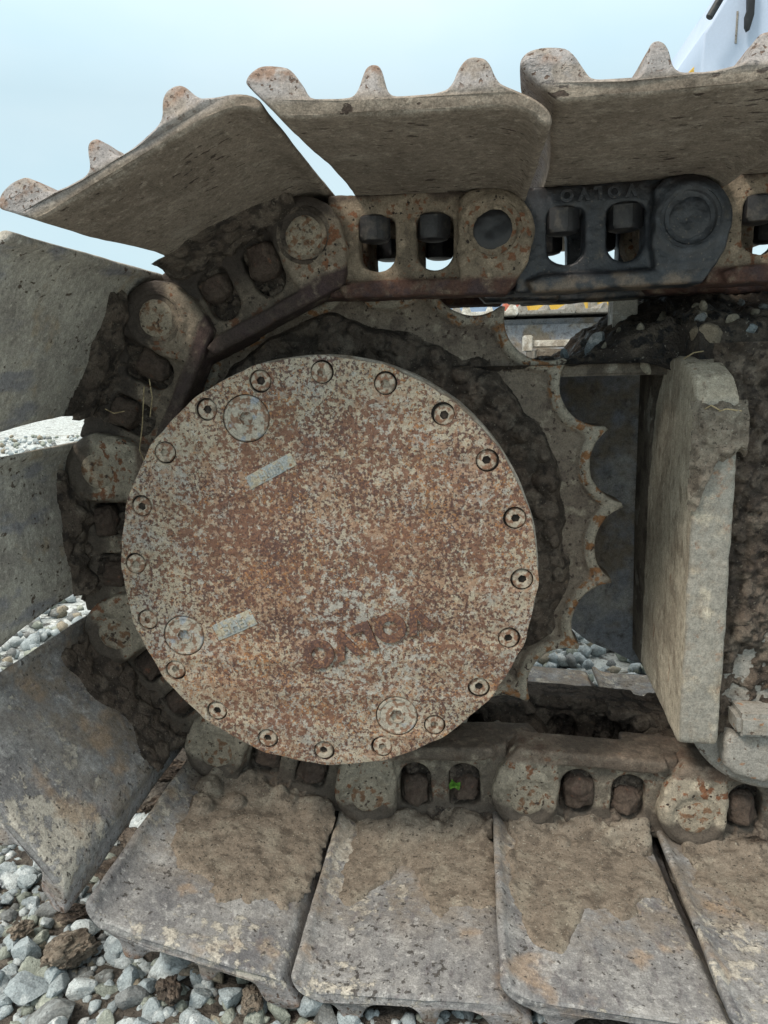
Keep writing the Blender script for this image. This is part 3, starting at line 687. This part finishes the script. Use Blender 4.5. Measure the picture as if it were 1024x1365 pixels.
# bottom roller with its flange and end cap
rc = at(1036, 940, .800)
rl = thing('track_roller', 'bottom track roller with thin curved flange and pale end cap at the right edge', 'track roller', (rc.x, 0, rc.z))
link_obj('flange', lathe([(.06, .792), (.093, .793), (.0965, .796), (.0965, .806), (.088, .812), (.088, .95), (.06, .951)], 96), m_casting, rl)
ec = remesh(plate([(a, b) for a, b in [(-.062, -.030), (-.060, -.058), (-.050, -.068), (-.020, -.076), (.0, -.070), (.02, -.078), (.09, -.09), (.09, -.02), (-.058, -.02)]], [], .768, .80, .006), .0022, 3)
link_obj('end_cap', rough_up(ec, [(30, .0016, 3)]), m_casting, rl)
link_obj('cap_ledge', rough_up(box(-.055, .12, .755, .82, -.018, .008, .005), [(30, .0015, 3)]), m_casting, rl)

# ------------------------------------------------------------------ dirt and stones on top of the frame
def heap(u, v):
    x = xl-.05+.60*u; y = .868+.40*v
    rise = smooth(x, xl+.06, xl+.22)
    h = -.004+.026*smooth(x, xl+.04, xl+.14)+.018*rise*smooth(v, -.2, .1)+.044*smooth(v, 0, .4)*rise+.012*nz(x, y, 0, 16, 4)+.006*nz(x, y, 2, 60, 3)
    if y < .89: h -= (.89-y)*.5
    yy = y
    if x > .235: yy = y-.05*(1-v)                     # slumps over the side of the beam
    sk = .002+.018*smooth(x, xl+.13, xl+.20)
    if v < .06: return (x, yy, zt-sk+(sk+max(h, -.012+.032*smooth(x, xl+.10, xl+.17)))*smooth(v, 0, .06)), 1   # slumped front slope
    return (x, yy, zt+max(h, .002+.018*smooth(x, xl+.10, xl+.17))-(0.008*(1-v)*smooth(x, .24, .3))), 1
tag(link_obj('dirt_heap', grid(200, 130, heap), m_soil), 'wet black soil heaped on top of the track frame', 'soil', kind='stuff')
def scaled(me, s): me.transform(Matrix.Scale(s, 4)); return me
ROCKS = [scaled(rock(s, 3), .017) for s in range(10)]
def put_rock(name, px, py, Y, size, m, label, seed, sub=3, cat='stone', group=None, rot=None):
    me = scaled(rock(seed, sub), size); o = link_obj(name, me, m, None, at(px, py, Y))
    rg = random.Random(seed); o.rotation_euler = rot or (rg.uniform(0, 6), rg.uniform(0, 6), rg.uniform(0, 6)); return tag(o, label, cat, group)
put_rock('stone', 796, 462, .95, .0165, m_stones[0], 'small blue-grey angular stone lying in the soil right of the white bar', 21)
put_rock('stone', 946, 458, .850, .0235, m_browns, 'largest brown stone on the soil, directly above the guard plate', 22)
put_rock('stone', 995, 508, .84, .0105, m_stones[3], 'small pale blue stone on the soil behind the top of the guard plate', 24)
put_rock('stone', 1019, 478, .835, .011, m_stones[2], 'small grey stone half buried at the right edge near the soil top', 25)
put_rock('stone', 862, 488, .88, .009, m_stones[2], 'tan pebble stuck in the soil left of the guard plate top', 27)
rgp = random.Random(5)
for q in range(46):
    x = rgp.uniform(xl+.05, .52); v_ = rgp.random()**1.3*.6; p_, _ = heap((x-xl+.05)/.60, v_); s_ = rgp.uniform(.004, .0085)
    mm = rgp.choice((0, 2, 4, 2, 4)); o = bpy.data.objects.new('soil_pebble', ROCKS[q % 10]); COL.objects.link(o)
    if not ROCKS[q % 10].materials: ROCKS[q % 10].materials.append(m_stones[0])
    o.material_slots[0].link = 'OBJECT'; o.material_slots[0].material = m_stones[mm]; k_ = s_/.017
    o.location = (p_[0], p_[1], p_[2]+s_*.2); o.scale = (k_, k_, k_); o.rotation_euler = (q, q*2, q*3)
    tag(o, 'small pebble in the dark soil on top of the frame', 'pebble', 'pebbles in the soil on the frame')
br = thing('upright_bracket', 'pale weathered upright bracket standing in the black soil under the chain', 'bracket', at(829, 440, 1.02))
link_obj('bracket_plate', rough_up(box(-.015, .015, -.02, .02, -.03, .046, .002), [(60, .001, 2)]), m_white, br)
link_obj('bracket_rail', rough_up(box(.0, .40, .03, .10, .018, .036, .002), [(60, .001, 2)]), m_white, br)
p = at(702, 458, 1.55)
wb = thing('white_bar', 'thin off-white steel bar lying across behind the sprocket top', 'bar', p)
link_obj('bar', box(0, .17, 0, .03, -.008, .006, .002), m_white, wb); link_obj('bar_end', box(-.006, .012, -.006, .036, -.016, .016, .002), m_white, wb)
pl = box(0.02, .2, -.02, .30, -.06, -.012, .002); link_obj('bar_base', pl, m_flange, wb)

# ------------------------------------------------------------------ the other crawler and a yellow machine beyond
ft = thing('far_track', 'opposite crawler track seen through the gap under the chain, in shadow', 'crawler track', (0, 2.95, 0))
def prism(pr, y0, y1, x):
    me = plate([(a+x, b) for a, b in pr], [], y0, y1, .002); return me
z0 = at(750, 424, 2.95).z
for k in range(14):
    s = .19; x = -.6+k*.19
    pr = [(.0, 0), (.185, 0), (.19, .012), (.178, .034), (.160, .034), (.150, .014), (.105, .014), (.098, .032), (.086, .032), (.078, .014), (.03, .014), (.022, .036), (.004, .036), (-.004, .012)]
    c = m_casting if k % 3 else m_white
    link_obj('shoe', prism(pr, -.3, .3, x), c, ft, (0, 0, z0))
link_obj('frame', box(-.6, 2.1, -.25, .25, z0-.32, z0-.012, .02), m_frame, ft)
link_obj('chain', box(-.65, 2.1, -.12, .12, z0-.09, z0-.003, .004), m_black, ft)
link_obj('lower_run', box(-.6, 2.1, -.3, .3, .0, .06, .01), m_frame, ft)
fm = thing('yellow_machine', 'bright yellow machine parked beyond the far crawler track', 'machine', (0, 7.2, 0))
zz = at(750, 405, 7.2).z
link_obj('body', box(.5, 1.45, 0, 2, .75, zz+.05, .03), m_yellow, fm); link_obj('red_panel', box(.30, .48, 0, 1, .7, zz+.06, .02), m_red, fm)
link_obj('blue_panel', box(.86, .97, -.04, .1, .7, zz+.06, .02), m_bluep, fm); link_obj('grey_panel', box(1.05, 1.13, -.04, .1, .7, zz+.06, .02), m_casting, fm)
for a in (.45, 1.3): link_obj('wheel', lathe([(.1, -.1), (.32, -.08), (.38, 0), (.38, .2), (.1, .22)], 32, a, .38), m_black, fm)
# upper structure of the digger, upper right
ub = thing('machine_house', 'pale blue-grey side panel of the digger house in the upper right corner', 'digger house', (0, 0, 0))
YB = 1.7
pts = px_poly([(934, 110), (935, 80), (938, 44), (946, 32), (969, -5), (990, -60), (1300, -90), (1300, 130), (934, 130)], YB)
link_obj('side_panel', plate(pts, [], YB, YB+1.2, .006), m_body, ub)
e_ = px_poly([(1003, 20), (1004, 70), (1001, 75), (1000, 22)], YB-.002); link_obj('panel_seam', plate([(a, b) for a, b in px_poly([(982, 15), (984.5, 15), (982, 58), (979.5, 58)], YB)], [], YB-.002, YB+.003, .0005), m_casting, ub)
def tube(p, q, r, n=16):
    d = (q-p); L_ = d.length; me = lathe([(r*.8, 0), (r, .002), (r, L_-.002), (r*.8, L_)], n)
    me.transform(Matrix.Translation(p) @ Vector((0, 1, 0)).rotation_difference(d.normalized()).to_matrix().to_4x4()); return me
link_obj('black_hose', tube(at(945, 24, YB-.05), at(972, -22, YB-.05), .007), m_black, ub)
st = plate(px_poly([(996, -30), (1008, -30), (1005, 20), (999, 40), (995.5, 42), (993, 36), (993, 22), (996, 14)], YB-.02), [], YB-.024, YB-.014, .001)
link_obj('black_strap', st, m_black, ub)
link_obj('yellow_trim', plate(px_poly([(916, 98), (930, 84), (933, 84), (933, 98)], YB+.05), [], YB+.05, YB+.1, .001), m_yellow, ub)

# ------------------------------------------------------------------ gravel
rg = random.Random(11)
m_stones_w = (4, 3, 2, 4, 1)
def pick():
    return rg.choices(m_stones, (5, 3, 1, 2, 2))[0]
def proj(p):
    q = np.array([p[0], p[1], p[2]-H]); w = q@_f
    return (512+F*(q@_r)/w, 682.5-F*(q@_u)/w) if w > .05 else (-999, -999)
BASE = {}
cand = []
sp_ = .0225
for j in range(80):
    for i in range(96):
        x = -1.05+i*sp_+rg.uniform(-.012, .012); y = .42+j*sp_+rg.uniform(-.012, .012)
        if y > 1.35 or x > .15: continue
        px, py = proj((x, y, .01))
        if not (-40 < px < 470 and 1090 < py < 1420): continue
        cand.append((x, y, px, py))
cand.sort(key=lambda c: c[1]); GR = 'loose gravel stones beside the track'
names = {id(m_stones[0]): 'blue-grey', id(m_stones[1]): 'greenish grey', id(m_stones[2]): 'ochre grey', id(m_stones[3]): 'pale', id(m_stones[4]): 'dark grey'}
for n_, (x, y, px, py) in enumerate(cand[:290]):
    m = pick(); s = rg.uniform(.0100, .0180); s *= 1.45 if rg.random() < .13 else 1
    key = (rg.randrange(10)); me = ROCKS[key]
    o = bpy.data.objects.new('gravel_stone', me); COL.objects.link(o)
    if not me.materials: me.materials.append(m_stones[0])
    o.material_slots[0].link = 'OBJECT'; o.material_slots[0].material = m
    o.location = (x, y, -.004+s*.5+rg.uniform(-.003, .008)); o.scale = (s/.017, s/.017, s*.9/.017); o.rotation_euler = (rg.uniform(-.6, .6), rg.uniform(-.6, .6), rg.uniform(0, 6.3))
    sz = 'small' if s < .0110 else 'medium' if s < .0155 else 'large'
    wh = 'at the left edge beside the slate shoe' if px < 60 and py < 1250 else 'in the bottom left corner' if px < 110 else 'touching the slate shoe tip' if px < 160 and py < 1260 else \
        'under the slanting muddy shoe' if py < 1300 else 'along the bottom below the slanting shoe' if px < 280 else 'below the gap left of the bottom shoes'
    tag(o, '%s %s gravel stone %s' % (sz, names[id(m)], wh), 'stone', GR)
def ground_at(px, py, z=.01):
    a = at(px, py, 1.0); t = (z-H)/(a.z-H); return Vector((a.x*t, t, z))
CL = [(92, 1278, .026, 'broad brown mud clod among the gravel, largest of them'), (112, 1222, .020, 'dark clod tucked against the tip of the slate shoe'), (30, 1245, .014, 'small sandy mud clod on the gravel near the left edge'),
      (225, 1325, .018, 'crumbly dark mud clod below the slanting shoe corner'), (262, 1296, .012, 'small sandy clod against the slanting shoe edge'), (75, 1190, .014, 'dark mud clod at the left beside the slate shoe'),
      (335, 1340, .015, 'small sandy clod under the front edge of the slanting shoe'), (236, 1038, .030, 'topmost dark clod in the gap between the two slanting shoes'), (212, 1085, .030, 'dark mud clod wedged in the gap, second from the top'),
      (185, 1128, .026, 'dark mud clod wedged in the gap, third from the top'), (158, 1168, .022, 'lowest dark mud clod in the gap between the slanting shoes')]
for q, (px, py, s, lab) in enumerate(CL):
    g = ground_at(px, py); me = rock(50+q, 5, .9, 5)
    rough_up(me, [(1.3, .22, 2), (4, .14, 3), (11, .07, 3)], q); scaled(me, s*.8)
    o = link_obj('mud_clod', me, m_mud if q > 6 or q % 2 else m_mudpale, None, (g.x, g.y, .012+s*.3)); o.scale = (1.4, 1, .75); o.rotation_euler = (0, .2, rg.uniform(0, 3))
    tag(o, lab, 'mud clod', 'mud clods on the gravel')
# thousands of further stones as one mass
low = [rock(100+s, 1, .4, 7) for s in range(6)]
LV = [np.array([v.co[:] for v in m.vertices]) for m in low]; LF = [np.array([list(p.vertices) for p in m.polygons]) for m in low]
Vs, Fs, Ms, off = [], [], [], 0
def add_stone(x, y, z, s):
    global off
    k = rg.randrange(6); a = rg.uniform(0, 6.28); b = rg.uniform(-.7, .7); ca, sa, cb, sb = math.cos(a), math.sin(a), math.cos(b), math.sin(b)
    Rm = np.array([[ca, -sa*cb, sa*sb], [sa, ca*cb, -ca*sb], [0, sb, cb]])
    Vs.append(LV[k]@Rm.T*s+np.array([x, y, z])); Fs.append(LF[k]+off); Ms.extend([rg.choices(range(5), (5, 3, 1, 2.5, 1.5))[0]]*len(LF[k])); off += len(LV[k])
taken = {(round(c[0], 4), round(c[1], 4)) for c in cand[:290]}
for c in cand[290:]: add_stone(c[0], c[1], .004, rg.uniform(.011, .018))
for _ in range(5200):
    x, y = rg.uniform(-.75, .08), rg.uniform(.45, 1.2)
    if math.hypot(x+.2, y-.9) < .30: continue
    add_stone(x, y, rg.uniform(-.003, .004), rg.uniform(.005, .0125))
for _ in range(9000):
    y = 1.15+5.5*rg.random()**1.6; x = rg.uniform(-1.0*y-.3, .75*y+.2)
    add_stone(x, y, rg.uniform(-.004, .008), rg.uniform(.013, .024)*(1+.12*(y-1)))
gm = bpy.data.meshes.new('gravel'); V = np.concatenate(Vs); Fc = np.concatenate(Fs)
gm.vertices.add(len(V)); gm.vertices.foreach_set('co', V.ravel()); gm.loops.add(Fc.size); gm.loops.foreach_set('vertex_index', Fc.ravel().astype(np.int32))
gm.polygons.add(len(Fc)); gm.polygons.foreach_set('loop_start', np.arange(0, Fc.size, 3, dtype=np.int32)); gm.polygons.foreach_set('loop_total', np.full(len(Fc), 3, dtype=np.int32))
for m in m_stones: gm.materials.append(m)
gm.polygons.foreach_set('material_index', np.array(Ms, dtype=np.int32)); gm.update(calc_edges=True)
go = bpy.data.objects.new('gravel', gm); COL.objects.link(go); tag(go, 'pale crushed stone gravel around and beyond the tracks', 'gravel', kind='stuff')

# ------------------------------------------------------------------ small things
sprout = thing('sprout', 'tiny green sprout growing in a mud filled link window', 'plant', at(606, 1050, D+.004))
for k in range(9):
    a = R_(30+rg.uniform(0, 120)); l = rg.uniform(.007, .014); tip = Vector((math.cos(a)*l, -.002-rg.random()*.006, math.sin(a)*l)); w = .0035
    s_ = Vector((-math.sin(a)*w, 0, math.cos(a)*w)); mid = tip*.55
    link_obj('leaf', mesh('leaf', [(0, 0, 0), mid+s_+Vector((0, -.001, 0)), tip, mid-s_+Vector((0, -.001, 0)), mid+Vector((0, .0012, 0))], [(0, 1, 4), (1, 2, 4), (2, 3, 4), (3, 0, 4)]), m_leaf, sprout)

rs_ = random.Random(3)
STR = [((192, 515, .80), (190, 565, .80), (186, 600, .795), (196, 622, .79)), ((199, 505, .80), (203, 530, .80), (200, 556, .80)), ((140, 545, .80), (152, 551, .80), (166, 548, .80)), ((912, 478, .80), (925, 470, .82), (938, 468, .83)),
       ((935, 505, .785), (960, 500, .79), (985, 512, .79)), ((940, 545, .76), (948, 540, .755), (962, 548, .755)), ((950, 552, .756), (968, 545, .755), (990, 548, .757))]
LABS = ['long dry straw hanging down beside the upper left link', 'short curved straw in the mud pocket of the upper left link', 'tiny pale straw lying on the mud above the left pin boss', 'dry straw curl on the top corner of the guard plate',
        'dry straw lying across the top of the guard plate', 'short straw caught at the chipped notch of the guard plate', 'straw sliver right of the notch on the guard plate']
for pts_, lab in zip(STR, LABS):
    mes = []
    for a_, b_ in zip(pts_, pts_[1:]): mes.append(tube(at(*a_), at(*b_), .0007, 6))
    tag(link_obj('straw', join(mes), m_straw), lab, 'straw', 'bits of dry straw')
